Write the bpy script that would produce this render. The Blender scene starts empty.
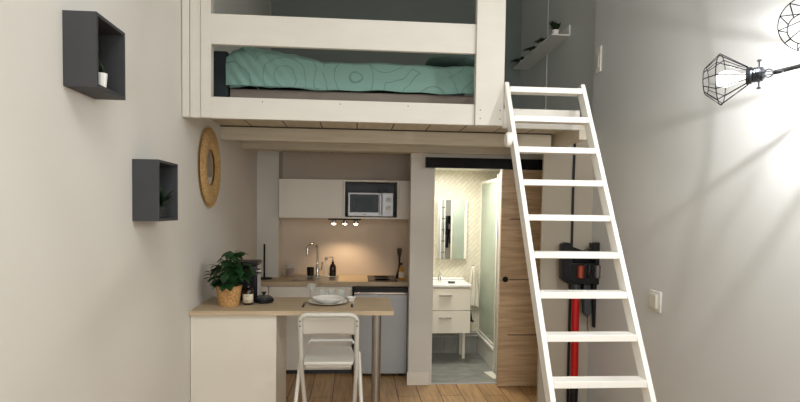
import bpy, bmesh, math, random
from mathutils import Vector, Matrix
random.seed(7)
PI = math.pi
SC = bpy.context.scene
COL = SC.collection

# ------------------------------------------------------------------ camera
F_PX, CAM_H = 560.0, 1.62
YAW, PITCH, ROLL, CX, CY = math.radians(4.5), math.radians(-2.5), .0145, 400.0, 235.0
fwd = Vector((math.sin(YAW)*math.cos(PITCH), math.cos(YAW)*math.cos(PITCH), math.sin(PITCH)))
rgt = Vector((math.cos(YAW), -math.sin(YAW), 0))
upv = rgt.cross(fwd)
R2 = rgt*math.cos(ROLL) + upv*math.sin(ROLL)
U2 = upv*math.cos(ROLL) - rgt*math.sin(ROLL)
cam = bpy.data.cameras.new('camera')
cam.sensor_width = 36; cam.lens = 36*F_PX/800; cam.shift_y = (CY-201)/800
cam.clip_start = .05; cam.clip_end = 60
co = bpy.data.objects.new('camera', cam); COL.objects.link(co)
m = Matrix((R2, U2, -fwd)).transposed().to_4x4(); m.translation = (0, 0, CAM_H)
co.matrix_world = m
SC.camera = co

def at(px, py, Y=None, X=None, Z=None):
    """point of the room seen at a pixel of the photograph, on a plane of known depth / side / height"""
    r = fwd + R2*((px-CX)/F_PX) - U2*((py-CY)/F_PX)
    t = Y/r.y if Y is not None else (X/r.x if X is not None else (Z-CAM_H)/r.z)
    return Vector((0, 0, CAM_H)) + r*t

# ------------------------------------------------------------------ world, lights, exposure
w = bpy.data.worlds.new('world'); SC.world = w; w.use_nodes = True
w.node_tree.nodes['Background'].inputs[0].default_value = (.8, .85, .9, 1)
w.node_tree.nodes['Background'].inputs[1].default_value = .05
SC.view_settings.view_transform = 'Standard'
SC.view_settings.look = 'None'
SC.view_settings.gamma = 1
SC.view_settings.use_curve_mapping = False
SC.view_settings.exposure = -0.12

def light(name, kind, loc, energy, color, size=.1, rot=None, size_y=None, spot=None, blend=.5):
    l = bpy.data.lights.new(name, kind); l.energy = energy; l.color = color
    if kind == 'AREA':
        l.size = size
        if size_y: l.shape = 'RECTANGLE'; l.size_y = size_y
    else: l.shadow_soft_size = size
    if kind == 'SPOT': l.spot_size = spot; l.spot_blend = blend
    o = bpy.data.objects.new(name, l); COL.objects.link(o); o.location = loc
    if rot: o.rotation_euler = rot
    return o
light('overhead_fill', 'AREA', (.6, .3, 4.0), 54, (.96, .985, 1), 1.6, (0, 0, 0), 1.6)  # added soft fill from overhead, stands for no fitting in view
light('rear_fill', 'AREA', (.3, -2.2, 1.9), 78, (.96, .98, 1), 2.0, (math.radians(90), 0, 0), 2.2)  # added fill from behind the camera, there is no window here
light('bathroom_light', 'AREA', (1.0, 5.56, 2.05), 19, (1, .99, .94), .4, (0, 0, 0), .5)
BULB_W = 31000.0

# ------------------------------------------------------------------ materials
def lin(c):
    c = c/255
    return c/12.92 if c <= .04045 else ((c+.055)/1.055)**2.4
def rgb(r, g, b): return (lin(r), lin(g), lin(b), 1)
MATS = {}
def mat(name, col, rough=.6, metal=0, var=.04, scale=8, bump=0, bscale=60, emit=0, alpha=None, trans=0, stretch=(1, 1, 1), col2=None, spec=.5, coat=0):
    m = bpy.data.materials.new(name); m.use_nodes = True
    nt = m.node_tree; N = nt.nodes; L = nt.links
    b = N['Principled BSDF']
    b.inputs['Roughness'].default_value = rough; b.inputs['Metallic'].default_value = metal
    b.inputs['Specular IOR Level'].default_value = spec
    b.inputs['Coat Weight'].default_value = coat
    tc = N.new('ShaderNodeTexCoord'); mp = N.new('ShaderNodeMapping'); L.new(tc.outputs['Object'], mp.inputs[0])
    mp.inputs['Scale'].default_value = stretch
    ns = N.new('ShaderNodeTexNoise'); ns.inputs['Scale'].default_value = scale; ns.inputs['Detail'].default_value = 5
    L.new(mp.outputs[0], ns.inputs['Vector'])
    cr = N.new('ShaderNodeMix'); cr.data_type = 'RGBA'
    c = rgb(*col)
    if col2: a2, b2 = c, rgb(*col2)
    else: a2 = tuple(x*(1-var) for x in c[:3])+(1,); b2 = tuple(min(1, x*(1+var)) for x in c[:3])+(1,)
    cr.inputs[6].default_value = a2; cr.inputs[7].default_value = b2
    rm = N.new('ShaderNodeMapRange'); rm.inputs[1].default_value = .3; rm.inputs[2].default_value = .7
    L.new(ns.outputs[0], rm.inputs[0]); L.new(rm.outputs[0], cr.inputs[0])
    L.new(cr.outputs[2], b.inputs['Base Color'])
    if bump:
        n2 = N.new('ShaderNodeTexNoise'); n2.inputs['Scale'].default_value = bscale; n2.inputs['Detail'].default_value = 6
        L.new(mp.outputs[0], n2.inputs['Vector'])
        bp = N.new('ShaderNodeBump'); bp.inputs['Strength'].default_value = bump; bp.inputs['Distance'].default_value = .01
        L.new(n2.outputs[0], bp.inputs['Height']); L.new(bp.outputs[0], b.inputs['Normal'])
    if emit:
        b.inputs['Emission Color'].default_value = c; b.inputs['Emission Strength'].default_value = emit
    if alpha is not None: b.inputs['Alpha'].default_value = alpha
    if trans: b.inputs['Transmission Weight'].default_value = trans
    MATS[name] = m
    return m
def nodes(m): return m.node_tree.nodes, m.node_tree.links, m.node_tree.nodes['Principled BSDF']

mat('wall_paint', (220, 217, 209), .75, var=.012, scale=1.6, bump=.10, bscale=14)
mat('wall_grey', (213, 215, 213), .45, var=.012, scale=1.6, bump=.12, bscale=11)
mat('pier_taupe', (172, 163, 146), .75, var=.012, scale=1.6, bump=.10, bscale=14)  # same finish as the left wall in a darker taupe
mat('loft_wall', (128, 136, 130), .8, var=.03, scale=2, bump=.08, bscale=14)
mat('ceiling_paint', (225, 222, 214), .8, var=.01)
mat('alcove_paint', (208, 193, 176), .7, var=.015, scale=3)
mat('loft_paint', (210, 206, 196), .5, var=.02, scale=5, bump=.08, bscale=20, stretch=(1, 1, 3))
mat('deck_wood', (190, 178, 156), .6, col2=(172, 158, 134), scale=5, bump=.1, bscale=20, stretch=(.6, 1, 6))
mat('beam_wood', (214, 206, 188), .6, col2=(200, 190, 168), scale=6, bump=.1, bscale=24, stretch=(.5, .5, 6))
mat('ladder_paint', (244, 242, 235), .35, var=.01)
mat('white_plastic', (238, 236, 230), .4, var=.01)
mat('white_lacquer', (234, 228, 216), .45, var=.008)
mat('white_gloss', (236, 230, 216), .3, var=.008)
mat('shelf_dark', (56, 57, 60), .6, var=.04)
mat('black_metal', (14, 14, 15), .6, var=.1, spec=.2)
mat('black_plastic', (18, 19, 21), .4, var=.1, spec=.3)
mat('dark_grey', (52, 55, 60), .45, var=.1)
mat('steel', (170, 168, 164), .28, metal=1, var=.04, scale=20, stretch=(1, 1, .1))
mat('chrome', (215, 215, 215), .12, metal=1, var=.02)
mat('silver_paint', (188, 190, 192), .4, metal=.25, var=.02, stretch=(1, 1, .2))
mat('fridge_door', (178, 181, 183), .42, metal=.2, var=.015, scale=3)
mat('black_glass', (10, 12, 13), .25, var=.1, spec=.15)
mat('micro_window', (30, 50, 50), .3, var=.15, spec=.15)
mat('rattan', (216, 184, 128), .8, col2=(172, 136, 86), scale=60, bump=.6, bscale=120)
mat('basket_weave', (216, 172, 112), .8, col2=(164, 118, 66), scale=70, bump=.6, bscale=140)
mat('mirror_glass', (235, 238, 238), .02, metal=1, var=0)
mat('leaf', (34, 74, 34), .45, col2=(18, 44, 20), scale=12)
mat('leaf_dark', (30, 52, 26), .5, col2=(16, 30, 14), scale=12)
mat('stem', (52, 80, 40), .6)
mat('soil', (40, 30, 22), .9, bump=.5)
mat('ceramic_white', (238, 236, 230), .15, var=.01)
mat('brown_glass', (34, 20, 12), .1, var=.1)
mat('label_cream', (214, 204, 178), .6, var=.05)
mat('dark_ink', (60, 52, 46), .6)
mat('vac_red', (190, 24, 26), .3, metal=.3, var=.05)
mat('vac_copper', (150, 72, 52), .3, metal=.6, var=.1)
mat('vac_grey', (110, 104, 100), .35, metal=.5, var=.1)
mat('cable_brown', (70, 46, 44), .6)
mat('oil_yellow', (196, 140, 50), .2)
mat('bar_panel', (222, 217, 203), .4, var=.01)
mat('chair_white', (208, 206, 197), .45, var=.01)
mat('tray_white', (226, 224, 214), .3)
mat('towel', (240, 234, 218), .95, var=.03, bump=.5, bscale=90)
mat('lamp_metal', (70, 74, 80), .35, metal=.8, var=.1)
mat('cage_metal', (9, 9, 10), .8, metal=0, var=.1, spec=.05)
mat('headboard', (38, 46, 48), .85, bump=.2)
mat('divan', (128, 118, 108), .9, var=.05, bump=.3, bscale=150)
mat('pillow_grey', (84, 106, 100), .9, var=.05)
mat('socket_white', (232, 230, 222), .4, var=.01)
mat('switch_beige', (205, 203, 190), .4, var=.01)
mat('pvc', (170, 168, 160), .4)
mat('footrest_grey', (108, 108, 110), .5)
mat('spot_glow', (255, 232, 196), .5, emit=14)

def glass(name, col, t=.85, rough=.05):
    m = bpy.data.materials.new(name); m.use_nodes = True
    nt = m.node_tree; N = nt.nodes; L = nt.links
    b = N['Principled BSDF']; b.inputs['Base Color'].default_value = rgb(*col); b.inputs['Roughness'].default_value = rough
    tr = N.new('ShaderNodeBsdfTransparent'); tr.inputs[0].default_value = (.97, .98, .97, 1)
    mx = N.new('ShaderNodeMixShader'); mx.inputs[0].default_value = t
    L.new(b.outputs[0], mx.inputs[1]); L.new(tr.outputs[0], mx.inputs[2]); L.new(mx.outputs[0], N['Material Output'].inputs[0])
    MATS[name] = m
    return m
glass('clear_glass', (225, 230, 228), .82)
glass('shower_glass', (206, 218, 200), .55, .2)
glass('smoke_glass', (60, 62, 64), .45)
def bulbmat():
    m = bpy.data.materials.new('bulb_glass'); m.use_nodes = True
    nt = m.node_tree; N = nt.nodes; L = nt.links; N.remove(N['Principled BSDF'])
    e = N.new('ShaderNodeEmission'); e.inputs[0].default_value = (1, .97, .92, 1); e.inputs[1].default_value = 7
    tr = N.new('ShaderNodeBsdfTransparent'); mx = N.new('ShaderNodeMixShader'); mx.inputs[0].default_value = .75
    L.new(e.outputs[0], mx.inputs[1]); L.new(tr.outputs[0], mx.inputs[2]); L.new(mx.outputs[0], N['Material Output'].inputs[0])
    MATS['bulb_glass'] = m
    m = bpy.data.materials.new('filament'); m.use_nodes = True
    N = m.node_tree.nodes; L = m.node_tree.links; N.remove(N['Principled BSDF'])
    e = N.new('ShaderNodeEmission'); e.inputs[0].default_value = (1, .985, .99, 1); e.inputs[1].default_value = BULB_W
    L.new(e.outputs[0], N['Material Output'].inputs[0]); MATS['filament'] = m
bulbmat()

# plank floor: rows of boards running away from the camera
def planks(name, c1, c2, mort, bw, rh, mortar=.004, rot=PI/2, rough=.4, offs=.37, noise=(1, 14, 1), contrast=.35, bumpd=.3, coord='Object', tilt=None):
    m = bpy.data.materials.new(name); m.use_nodes = True; N, L, b = nodes(m)
    tc = N.new('ShaderNodeTexCoord'); mp = N.new('ShaderNodeMapping'); L.new(tc.outputs[coord], mp.inputs[0])
    mp.inputs['Rotation'].default_value = tilt if tilt else (0, 0, rot)
    br = N.new('ShaderNodeTexBrick'); L.new(mp.outputs[0], br.inputs[0])
    br.inputs['Color1'].default_value = rgb(*c1); br.inputs['Color2'].default_value = rgb(*c2); br.inputs['Mortar'].default_value = rgb(*mort)
    br.inputs['Scale'].default_value = 1; br.inputs['Brick Width'].default_value = bw; br.inputs['Row Height'].default_value = rh
    br.inputs['Mortar Size'].default_value = mortar; br.offset = offs
    mp2 = N.new('ShaderNodeMapping'); mp2.inputs['Scale'].default_value = noise; L.new(mp.outputs[0], mp2.inputs[0])
    ns = N.new('ShaderNodeTexNoise'); ns.inputs['Scale'].default_value = 3; ns.inputs['Detail'].default_value = 6; ns.inputs['Roughness'].default_value = .65
    L.new(mp2.outputs[0], ns.inputs['Vector'])
    rm = N.new('ShaderNodeMapRange'); rm.inputs[1].default_value = .3; rm.inputs[2].default_value = .7
    rm.inputs[3].default_value = 1-contrast; rm.inputs[4].default_value = 1+contrast; L.new(ns.outputs[0], rm.inputs[0])
    mx = N.new('ShaderNodeVectorMath'); mx.operation = 'SCALE'; L.new(br.outputs[0], mx.inputs[0]); L.new(rm.outputs[0], mx.inputs['Scale'])
    L.new(mx.outputs[0], b.inputs['Base Color']); b.inputs['Roughness'].default_value = rough
    bp = N.new('ShaderNodeBump'); bp.inputs['Strength'].default_value = bumpd; bp.inputs['Distance'].default_value = .003; bp.invert = True
    L.new(br.outputs[1], bp.inputs['Height']); L.new(bp.outputs[0], b.inputs['Normal'])
    MATS[name] = m
    return m
planks('floor_wood', (196, 158, 112), (172, 134, 90), (80, 58, 38), 1.1, .19)
planks('bath_floor', (150, 150, 142), (136, 137, 131), (120, 120, 114), .6, .6, .002, 0, .35, .5, (2, 4, 1), .3, .1)
planks('bath_tile', (224, 217, 198), (216, 208, 187), (198, 189, 166), .12, .04, .003, 0, .3, .5, (1, 1, 1), .04, .3, tilt=(PI/2, 0, PI/4))
planks('shower_tile', (222, 224, 208), (214, 218, 202), (176, 182, 166), .3, .075, .005, 0, .3, .5, (1, 1, 1), .04, .3, tilt=(PI/2, 0, PI/2))
def woodgrain(name, a, b_, stretch, rough=.45, scale=4):
    m = mat(name, a, rough, col2=b_, scale=scale, stretch=stretch, bump=.06, bscale=20)
    return m
woodgrain('worktop_oak', (200, 180, 150), (180, 159, 128), (1, 12, 12))
woodgrain('door_oak', (208, 178, 142), (172, 142, 108), (1.2, 6, 14), .5, 3)
planks('deck_planks', (214, 206, 188), (204, 196, 176), (96, 86, 70), 6, .26, .005, PI/2, .6, .37, (1, 8, 1), .12, .4)
# bed sheet: teal with thin loose rings
def sheetmat():
    m = bpy.data.materials.new('teal_sheet'); m.use_nodes = True; N, L, b = nodes(m)
    tc = N.new('ShaderNodeTexCoord')
    vo = N.new('ShaderNodeTexVoronoi'); vo.inputs['Scale'].default_value = 3.2; vo.inputs['Randomness'].default_value = .8
    ns = N.new('ShaderNodeTexNoise'); ns.inputs['Scale'].default_value = 5
    ad = N.new('ShaderNodeMix'); ad.data_type = 'VECTOR'; ad.inputs[0].default_value = .08
    L.new(tc.outputs['Object'], ns.inputs['Vector']); L.new(tc.outputs['Object'], ad.inputs[4]); L.new(ns.outputs[1], ad.inputs[5])
    L.new(ad.outputs[1], vo.inputs['Vector'])
    ml = N.new('ShaderNodeMath'); ml.operation = 'MULTIPLY'; ml.inputs[1].default_value = 34; L.new(vo.outputs['Distance'], ml.inputs[0])
    sn = N.new('ShaderNodeMath'); sn.operation = 'SINE'; L.new(ml.outputs[0], sn.inputs[0])
    gt = N.new('ShaderNodeMapRange'); gt.inputs[1].default_value = .93; gt.inputs[2].default_value = 1; L.new(sn.outputs[0], gt.inputs[0])
    mx = N.new('ShaderNodeMix'); mx.data_type = 'RGBA'; mx.inputs[6].default_value = rgb(122, 156, 146); mx.inputs[7].default_value = rgb(98, 126, 118)
    L.new(gt.outputs[0], mx.inputs[0]); L.new(mx.outputs[2], b.inputs['Base Color']); b.inputs['Roughness'].default_value = .85
    MATS['teal_sheet'] = m
sheetmat()

# ------------------------------------------------------------------ mesh helpers
ORG = {}
class MB:
    def __init__(s): s.bm = bmesh.new()
    def box(s, x0, x1, y0, y1, z0, z1, rot=None, piv=None):
        vs = [s.bm.verts.new((x, y, z)) for x in (x0, x1) for y in (y0, y1) for z in (z0, z1)]
        for f in ((0, 1, 3, 2), (4, 6, 7, 5), (0, 4, 5, 1), (2, 3, 7, 6), (0, 2, 6, 4), (1, 5, 7, 3)):
            s.bm.faces.new([vs[i] for i in f])
        if rot is not None:
            p = Vector(piv)
            for v in vs: v.co = p + rot @ (v.co-p)
        return s
    def bar(s, a, b, wx, wy, up=(0, 0, 1)):
        """rectangular bar from a to b, section wx across, wy along up-ish"""
        a, b = Vector(a), Vector(b); d = (b-a).normalized(); u = Vector(up); x = d.cross(u).normalized(); y = x.cross(d)
        vs = [s.bm.verts.new(p + x*i*wx/2 + y*j*wy/2) for p in (a, b) for i, j in ((-1, -1), (1, -1), (1, 1), (-1, 1))]
        for f in ((3, 2, 1, 0), (4, 5, 6, 7), (0, 1, 5, 4), (1, 2, 6, 5), (2, 3, 7, 6), (3, 0, 4, 7)): s.bm.faces.new([vs[i] for i in f])
        return s
    def tube(s, pts, r, n=10, closed=False):
        pts = [Vector(p) for p in pts]; k = len(pts); rings = []
        rr = r if isinstance(r, (list, tuple)) else [r]*k
        nrm = None
        for i, p in enumerate(pts):
            if closed: t = (pts[(i+1) % k]-pts[i-1]).normalized()
            else: t = (pts[min(i+1, k-1)]-pts[max(i-1, 0)]).normalized()
            if nrm is None:
                a = Vector((0, 0, 1)) if abs(t.z) < .9 else Vector((1, 0, 0)); nrm = t.cross(a).normalized()
            else:
                nrm = (nrm - t*nrm.dot(t)).normalized()
            bn = t.cross(nrm)
            rings.append([s.bm.verts.new(p + (nrm*math.cos(2*PI*j/n)+bn*math.sin(2*PI*j/n))*rr[i]) for j in range(n)])
        for i in range(k if closed else k-1):
            A, B = rings[i], rings[(i+1) % k]
            for j in range(n): s.bm.faces.new((A[j], A[(j+1) % n], B[(j+1) % n], B[j]))
        if not closed:
            s.bm.faces.new(rings[0][::-1]); s.bm.faces.new(rings[-1])
        return s
    def lathe(s, prof, c=(0, 0, 0), n=24, axis=(0, 0, 1), sx=1):
        c = Vector(c); ax = Vector(axis).normalized()
        a = Vector((1, 0, 0)) if abs(ax.x) < .9 else Vector((0, 1, 0))
        u = (a-ax*a.dot(ax)).normalized(); v = ax.cross(u); rings = []
        for r, z in prof:
            if r < 1e-6: rings.append([s.bm.verts.new(c+ax*z)])
            else: rings.append([s.bm.verts.new(c+ax*z+(u*math.cos(2*PI*j/n)*sx+v*math.sin(2*PI*j/n))*r) for j in range(n)])
        for A, B in zip(rings, rings[1:]):
            for j in range(n):
                k = (j+1) % n
                if len(A) == 1 and len(B) == 1: continue
                if len(A) == 1: s.bm.faces.new((A[0], B[k], B[j]))
                elif len(B) == 1: s.bm.faces.new((A[j], A[k], B[0]))
                else: s.bm.faces.new((A[j], A[k], B[k], B[j]))
        if len(rings[0]) > 1: s.bm.faces.new(rings[0][::-1])
        if len(rings[-1]) > 1: s.bm.faces.new(rings[-1])
        return s
    def prism(s, poly, y0, y1, axis='y'):
        """polygon (x,z) extruded along y; axis 'x': polygon (y,z) along x; 'z': polygon (x,y) along z"""
        def P(p, t): return {'y': (p[0], t, p[1]), 'x': (t, p[0], p[1]), 'z': (p[0], p[1], t)}[axis]
        A = [s.bm.verts.new(P(p, y0)) for p in poly]; B = [s.bm.verts.new(P(p, y1)) for p in poly]; n = len(poly)
        s.bm.faces.new(A[::-1]); s.bm.faces.new(B)
        for i in range(n): s.bm.faces.new((A[i], A[(i+1) % n], B[(i+1) % n], B[i]))
        return s
    def grid(s, fn, nu, nv):
        V = [[s.bm.verts.new(fn(i/nu, j/nv)) for j in range(nv+1)] for i in range(nu+1)]
        for i in range(nu):
            for j in range(nv): s.bm.faces.new((V[i][j], V[i+1][j], V[i+1][j+1], V[i][j+1]))
        return s
    def leaf(s, base, tip, width, up, curl=.15):
        b, t = Vector(base), Vector(tip); d = t-b; u = Vector(up); sd = d.cross(u)
        if sd.length < 1e-6: sd = Vector((1, 0, 0))
        sd = sd.normalized()*width; nn = sd.cross(d).normalized()*d.length*curl
        ws = (0.15, .9, 1, .55, .02); ts = (0, .25, .5, .78, 1)
        rows = []
        for w_, q in zip(ws, ts):
            p = b+d*q - nn*(q*q)*1.2
            rows.append([s.bm.verts.new(p-sd*w_*.5+nn*.25*w_), s.bm.verts.new(p), s.bm.verts.new(p+sd*w_*.5+nn*.25*w_)])
        for A, B in zip(rows, rows[1:]):
            for j in range(2): s.bm.faces.new((A[j], A[j+1], B[j+1], B[j]))
        return s
    def build(s, name, material, parent=None, bevel=0, seg=2, smooth=True, ang=38, world=True, origin=None, solid=0):
        bm = s.bm
        bmesh.ops.recalc_face_normals(bm, faces=bm.faces)
        if parent is not None:
            off = ORG[parent] if world else Vector((0, 0, 0))
        else:
            if origin is not None: off = Vector(origin)
            else:
                xs = [v.co.x for v in bm.verts]; ys = [v.co.y for v in bm.verts]; zs = [v.co.z for v in bm.verts]
                off = Vector(((min(xs)+max(xs))/2, (min(ys)+max(ys))/2, min(zs)))
        for v in bm.verts: v.co -= off
        for e in bm.edges:
            if len(e.link_faces) == 2 and e.calc_face_angle(0) > math.radians(ang): e.smooth = False
        for f in bm.faces: f.smooth = smooth
        me = bpy.data.meshes.new(name); bm.to_mesh(me); bm.free()
        me.materials.append(MATS[material])
        o = bpy.data.objects.new(name, me); COL.objects.link(o)
        if parent is not None: o.parent = parent; ORG[o] = off
        else: o.location = off; ORG[o] = off
        if solid:
            md = o.modifiers.new('solid', 'SOLIDIFY'); md.thickness = solid; md.offset = 0
        if bevel:
            md = o.modifiers.new('bevel', 'BEVEL'); md.width = bevel; md.segments = seg; md.limit_method = 'ANGLE'; md.angle_limit = math.radians(40)
        return o
def B(*a, **k): return MB().box(*a, **k)
def tag(o, label=None, cat=None, group=None, kind=None):
    if label: o['label'] = label
    if cat: o['category'] = cat
    if group: o['group'] = group
    if kind: o['kind'] = kind
    return o
def thing(name, loc, label, cat, group=None):
    o = bpy.data.objects.new(name, None); COL.objects.link(o); o.location = loc; o.empty_display_size = .05
    ORG[o] = Vector(loc); return tag(o, label, cat, group)
def struct(o, label=None): return tag(o, label, kind='structure')
def copy_tree(o, parent=None):
    c = o.copy(); COL.objects.link(c); c.parent = parent
    for ch in list(o.children): copy_tree(ch, c)
    return c

# ------------------------------------------------------------------ the room
XL, XR, YB, YK = -1.01, 1.89, 5.12, 6.10      # left wall, right wall, door wall, alcove back wall
DX0, DX1 = .716, 1.36                          # bathroom doorway
struct(B(XL-.1, XR+.3, -3.2, 5.16, -.1, 0).box(XL-.1, DX0-.02, 5.16, YK+.1, -.1, 0).build('floor', 'floor_wood', origin=(0, 0, 0), smooth=False))
struct(B(DX0-.02, 2.3, 5.16, 6.4, -.1, 0).build('floor_bathroom', 'bath_floor', origin=(0, 0, 0), smooth=False))
struct(B(XL-.12, XL, -3.2, 6.9, 0, 4.3).build('wall_left', 'wall_paint', smooth=False))
struct(B(XR, XR+.25, -3.2, 4.42, 0, 4.3).build('wall_right', 'wall_grey', smooth=False))
struct(B(XR, XR+.25, 4.42, 5.25, 0, 2.23).build('wall_right_rear', 'wall_grey', smooth=False))
struct(B(XR+.07, XR+.25, 4.42, 6.9, 2.23, 4.3).build('wall_loft_right', 'wall_grey', smooth=False))
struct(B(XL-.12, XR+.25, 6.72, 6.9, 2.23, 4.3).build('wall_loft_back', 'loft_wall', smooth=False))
struct(B(XL-.12, XR+.25, -3.35, -3.2, 0, 4.3).build('wall_rear', 'wall_paint', smooth=False))
struct(B(XL-.12, XR+.25, -3.35, 6.9, 4.3, 4.4).build('ceiling', 'ceiling_paint', smooth=False))
# wall with the doorway: pier, header, and the part behind the sliding door
struct(B(.497, DX0, YB, 5.25, 0, 2.23).box(DX0, DX1, YB, 5.25, 2.06, 2.23).box(DX1, XR, YB, 5.25, 0, 2.23).box(XR, 2.2, 5.252, 5.26, 0, 2.23)
       .box(.575, .60, 5.25, YK, 0, 2.23).build('wall_door', 'wall_paint', smooth=False))
struct(B(1.483, XR, 4.37, 4.40, 0, 2.23).build('wall_pier', 'pier_taupe', smooth=False))
struct(B(XL, .60, YK, YK+.12, 0, 2.23).build('wall_kitchen', 'alcove_paint', smooth=False))
struct(B(XL, -.792, 5.82, YK, 0, 2.23).build('wall_kitchen_left', 'wall_paint', smooth=False))
# bathroom shell
struct(B(.56, 2.3, 6.30, 6.42, 0, 2.08).build('wall_bathroom_back', 'bath_tile', smooth=False, origin=(0, 6.3, 0)))
struct(B(.605, .64, 5.25, 6.30, 0, 2.08).build('wall_bathroom_left', 'bath_tile', smooth=False))
struct(B(2.2, 2.3, 5.25, 6.30, 0, 2.08).build('wall_bathroom_right', 'shower_tile', smooth=False, origin=(2.2, 5.2, 0)))
struct(B(.56, 2.3, 5.25, 6.42, 2.08, 2.2).build('ceiling_bathroom', 'ceiling_paint', smooth=False))
struct(B(.642, 1.408, 6.282, 6.2995, 0, .19).build('baseboard_bathroom', 'bath_floor', smooth=False))
# skirting on the pier
struct(B(.485, DX0-.03, YB-.014, YB, 0, .125).build('baseboard_pier', 'white_lacquer', bevel=.003))
struct(B(DX0-.02, DX1, 5.13, 5.16, 0, .006).build('trim_threshold', 'silver_paint'))
# lintel beam over the kitchen alcove and the door
struct(B(XL, 1.483, 5.03, YB, 2.145, 2.23).box(XL, .497, 5.12, 5.2, 2.145, 2.23).build('trim_lintel', 'beam_wood', bevel=.003))

# ------------------------------------------------------------------ loft platform
YF = 3.34
loft = thing('loft_platform', (0, YF, 2.137), 'white painted wooden sleeping loft with plank railing above the kitchen', 'loft')
B(XL, XR+.06, 4.37, 6.72, 2.231, 2.26).box(XL, 1.375, YF+.09, 3.80, 2.231, 2.26).box(XL, 1.56, 3.80, 4.37, 2.231, 2.26).build('deck', 'deck_planks', loft, smooth=False)
B(-.845, .70, YF, YF+.03, 2.138, 2.262).build('fascia_board', 'loft_paint', loft, bevel=.003)
B(.885, 1.375, YF+.06, YF+.09, 2.135, 2.255).build('fascia_board', 'loft_paint', loft, bevel=.003)
B(-.845, .70, YF, YF+.03, 2.561, 2.735).build('guard_rail', 'loft_paint', loft, bevel=.003)
B(-.845, .70, YF, YF+.03, 3.0, 3.15).build('guard_rail', 'loft_paint', loft, bevel=.003)
pl = B(XL+.004, -.965, YF+.001, YF+.06, 2.142, 3.2)
pl.box(-.962, -.903, YF+.004, YF+.06, 2.14, 3.2); pl.box(-.90, -.843, YF-.004, YF+.06, 2.14, 3.2).build('guard_post', 'loft_paint', loft, bevel=.002)
B(.70, .872, YF-.022, YF+.03, 2.136, 3.2).build('guard_post', 'loft_paint', loft, bevel=.003)
for x, y, z in ((.73, YF-.0225, 2.175), (.85, YF-.0225, 2.175), (.73, YF-.0225, 2.225), (.85, YF-.0225, 2.225), (-.55, YF-.0005, 2.24), (-.1, YF-.0005, 2.24), (.3, YF-.0005, 2.24)):
    MB().lathe([(.0035, 0), (.0035, .001)], (x, y, z), 8, (0, -1, 0)).build('screw', 'dark_grey', loft)
B(XL, 1.50, 4.26, 4.33, 2.125, 2.222).build('cross_beam', 'beam_wood', loft, bevel=.004)
B(XL, 1.50, 4.263, 4.33, 2.222, 2.231).build('gap_shade_strip', 'dark_ink', loft)  # dark strip standing in for the shade between beam and deck
B(1.535, 1.59, 3.80, 4.368, 2.128, 2.231).build('side_beam', 'beam_wood', loft, bevel=.004)

# bed in the loft
bed = thing('bed', (0, 4.6, 2.262), 'low double bed with teal ringed sheet on the loft', 'bed')
B(-.805, .88, 3.64, 5.6, 2.262, 2.375).build('bed_base', 'divan', bed, bevel=.01)
def mattress(u, v):
    # u around the section from front bottom over the top, v along the width
    x = -.80+v*1.68
    prof = [(3.61, 2.378), (3.60, 2.42), (3.60, 2.50), (3.615, 2.545), (3.66, 2.565), (3.8, 2.572), (4.6, 2.58), (5.6, 2.58)]
    f = u*(len(prof)-1); i = min(int(f), len(prof)-2); t = f-i
    y = prof[i][0]*(1-t)+prof[i+1][0]*t; z = prof[i][1]*(1-t)+prof[i+1][1]*t
    wv = .005*math.sin(x*9)+.004*math.sin(x*23+y*3)
    lf = math.exp(-((x+.69)/.16)**2); rt = math.exp(-((x-.66)/.14)**2)
    ph = x*70 + z*55
    y -= (lf+.7*rt)*.010*(1+math.sin(ph)) * (1 if y < 3.7 else .3); z += wv*.8 + (.02*lf if z > 2.5 else 0)
    edge = .02*math.sin(max(0, 1-v*22)*PI/2)+.02*math.sin(max(0, 1-(1-v)*22)*PI/2)
    return (x, y+edge, z)
MB().grid(mattress, 35, 120).build('mattress', 'teal_sheet', bed, ang=80)
B(-.905, -.812, 3.62, 5.6, 2.262, 2.60).build('headboard', 'headboard', bed, bevel=.01)
def duv(u, v):
    x = -.815+u*.62; prof = [(3.588, 2.382), (3.582, 2.50), (3.60, 2.556), (3.655, 2.582), (3.8, 2.592), (4.7, 2.598)]
    f = v*5; i = min(int(f), 4); t = f-i
    y = prof[i][0]*(1-t)+prof[i+1][0]*t; z = prof[i][1]*(1-t)+prof[i+1][1]*t
    k = math.sin(min(1, u*7)*PI/2)*(1-max(0, u-.25)/.75)**1.3
    top = min(1, max(0, (z-2.5)/.08))
    z += k*top*(.055+.006*math.sin(x*46+y*9)) + .006*math.sin(x*60)*top*k
    y -= (.012+.008*math.sin(x*85+z*60))*(1-min(1, max(0, (y-3.6)/.15)))*k
    y += .022*u**6; z -= .03*u**8*top
    return (x, y, z)
tag(MB().grid(duv, 50, 40).build('folded_duvet', 'teal_sheet', ang=80), 'rumpled teal duvet heaped at the left end of the bed', 'duvet')
def pillow_fn(cx, cy, cz, a, b, h):
    def fn(u, v):
        th = u*2*PI; ph = (v-.5)*PI
        k = lambda c, e: math.copysign(abs(c)**e, c)
        return (cx+a*k(math.cos(ph), .6)*k(math.cos(th), .5), cy+b*k(math.cos(ph), .6)*k(math.sin(th), .5), cz+h*math.sin(ph)*(1-.25*abs(math.cos(th)*math.sin(th))))
    return fn
mb = MB().grid(pillow_fn(.68, 3.93, 2.625, .22, .3, .045), 40, 20); bmesh.ops.remove_doubles(mb.bm, verts=mb.bm.verts, dist=1e-4)
tag(mb.build('pillow', 'pillow_grey', ang=80), 'dark grey-green pillow at the right end of the bed beside the wide post', 'pillow')

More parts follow.
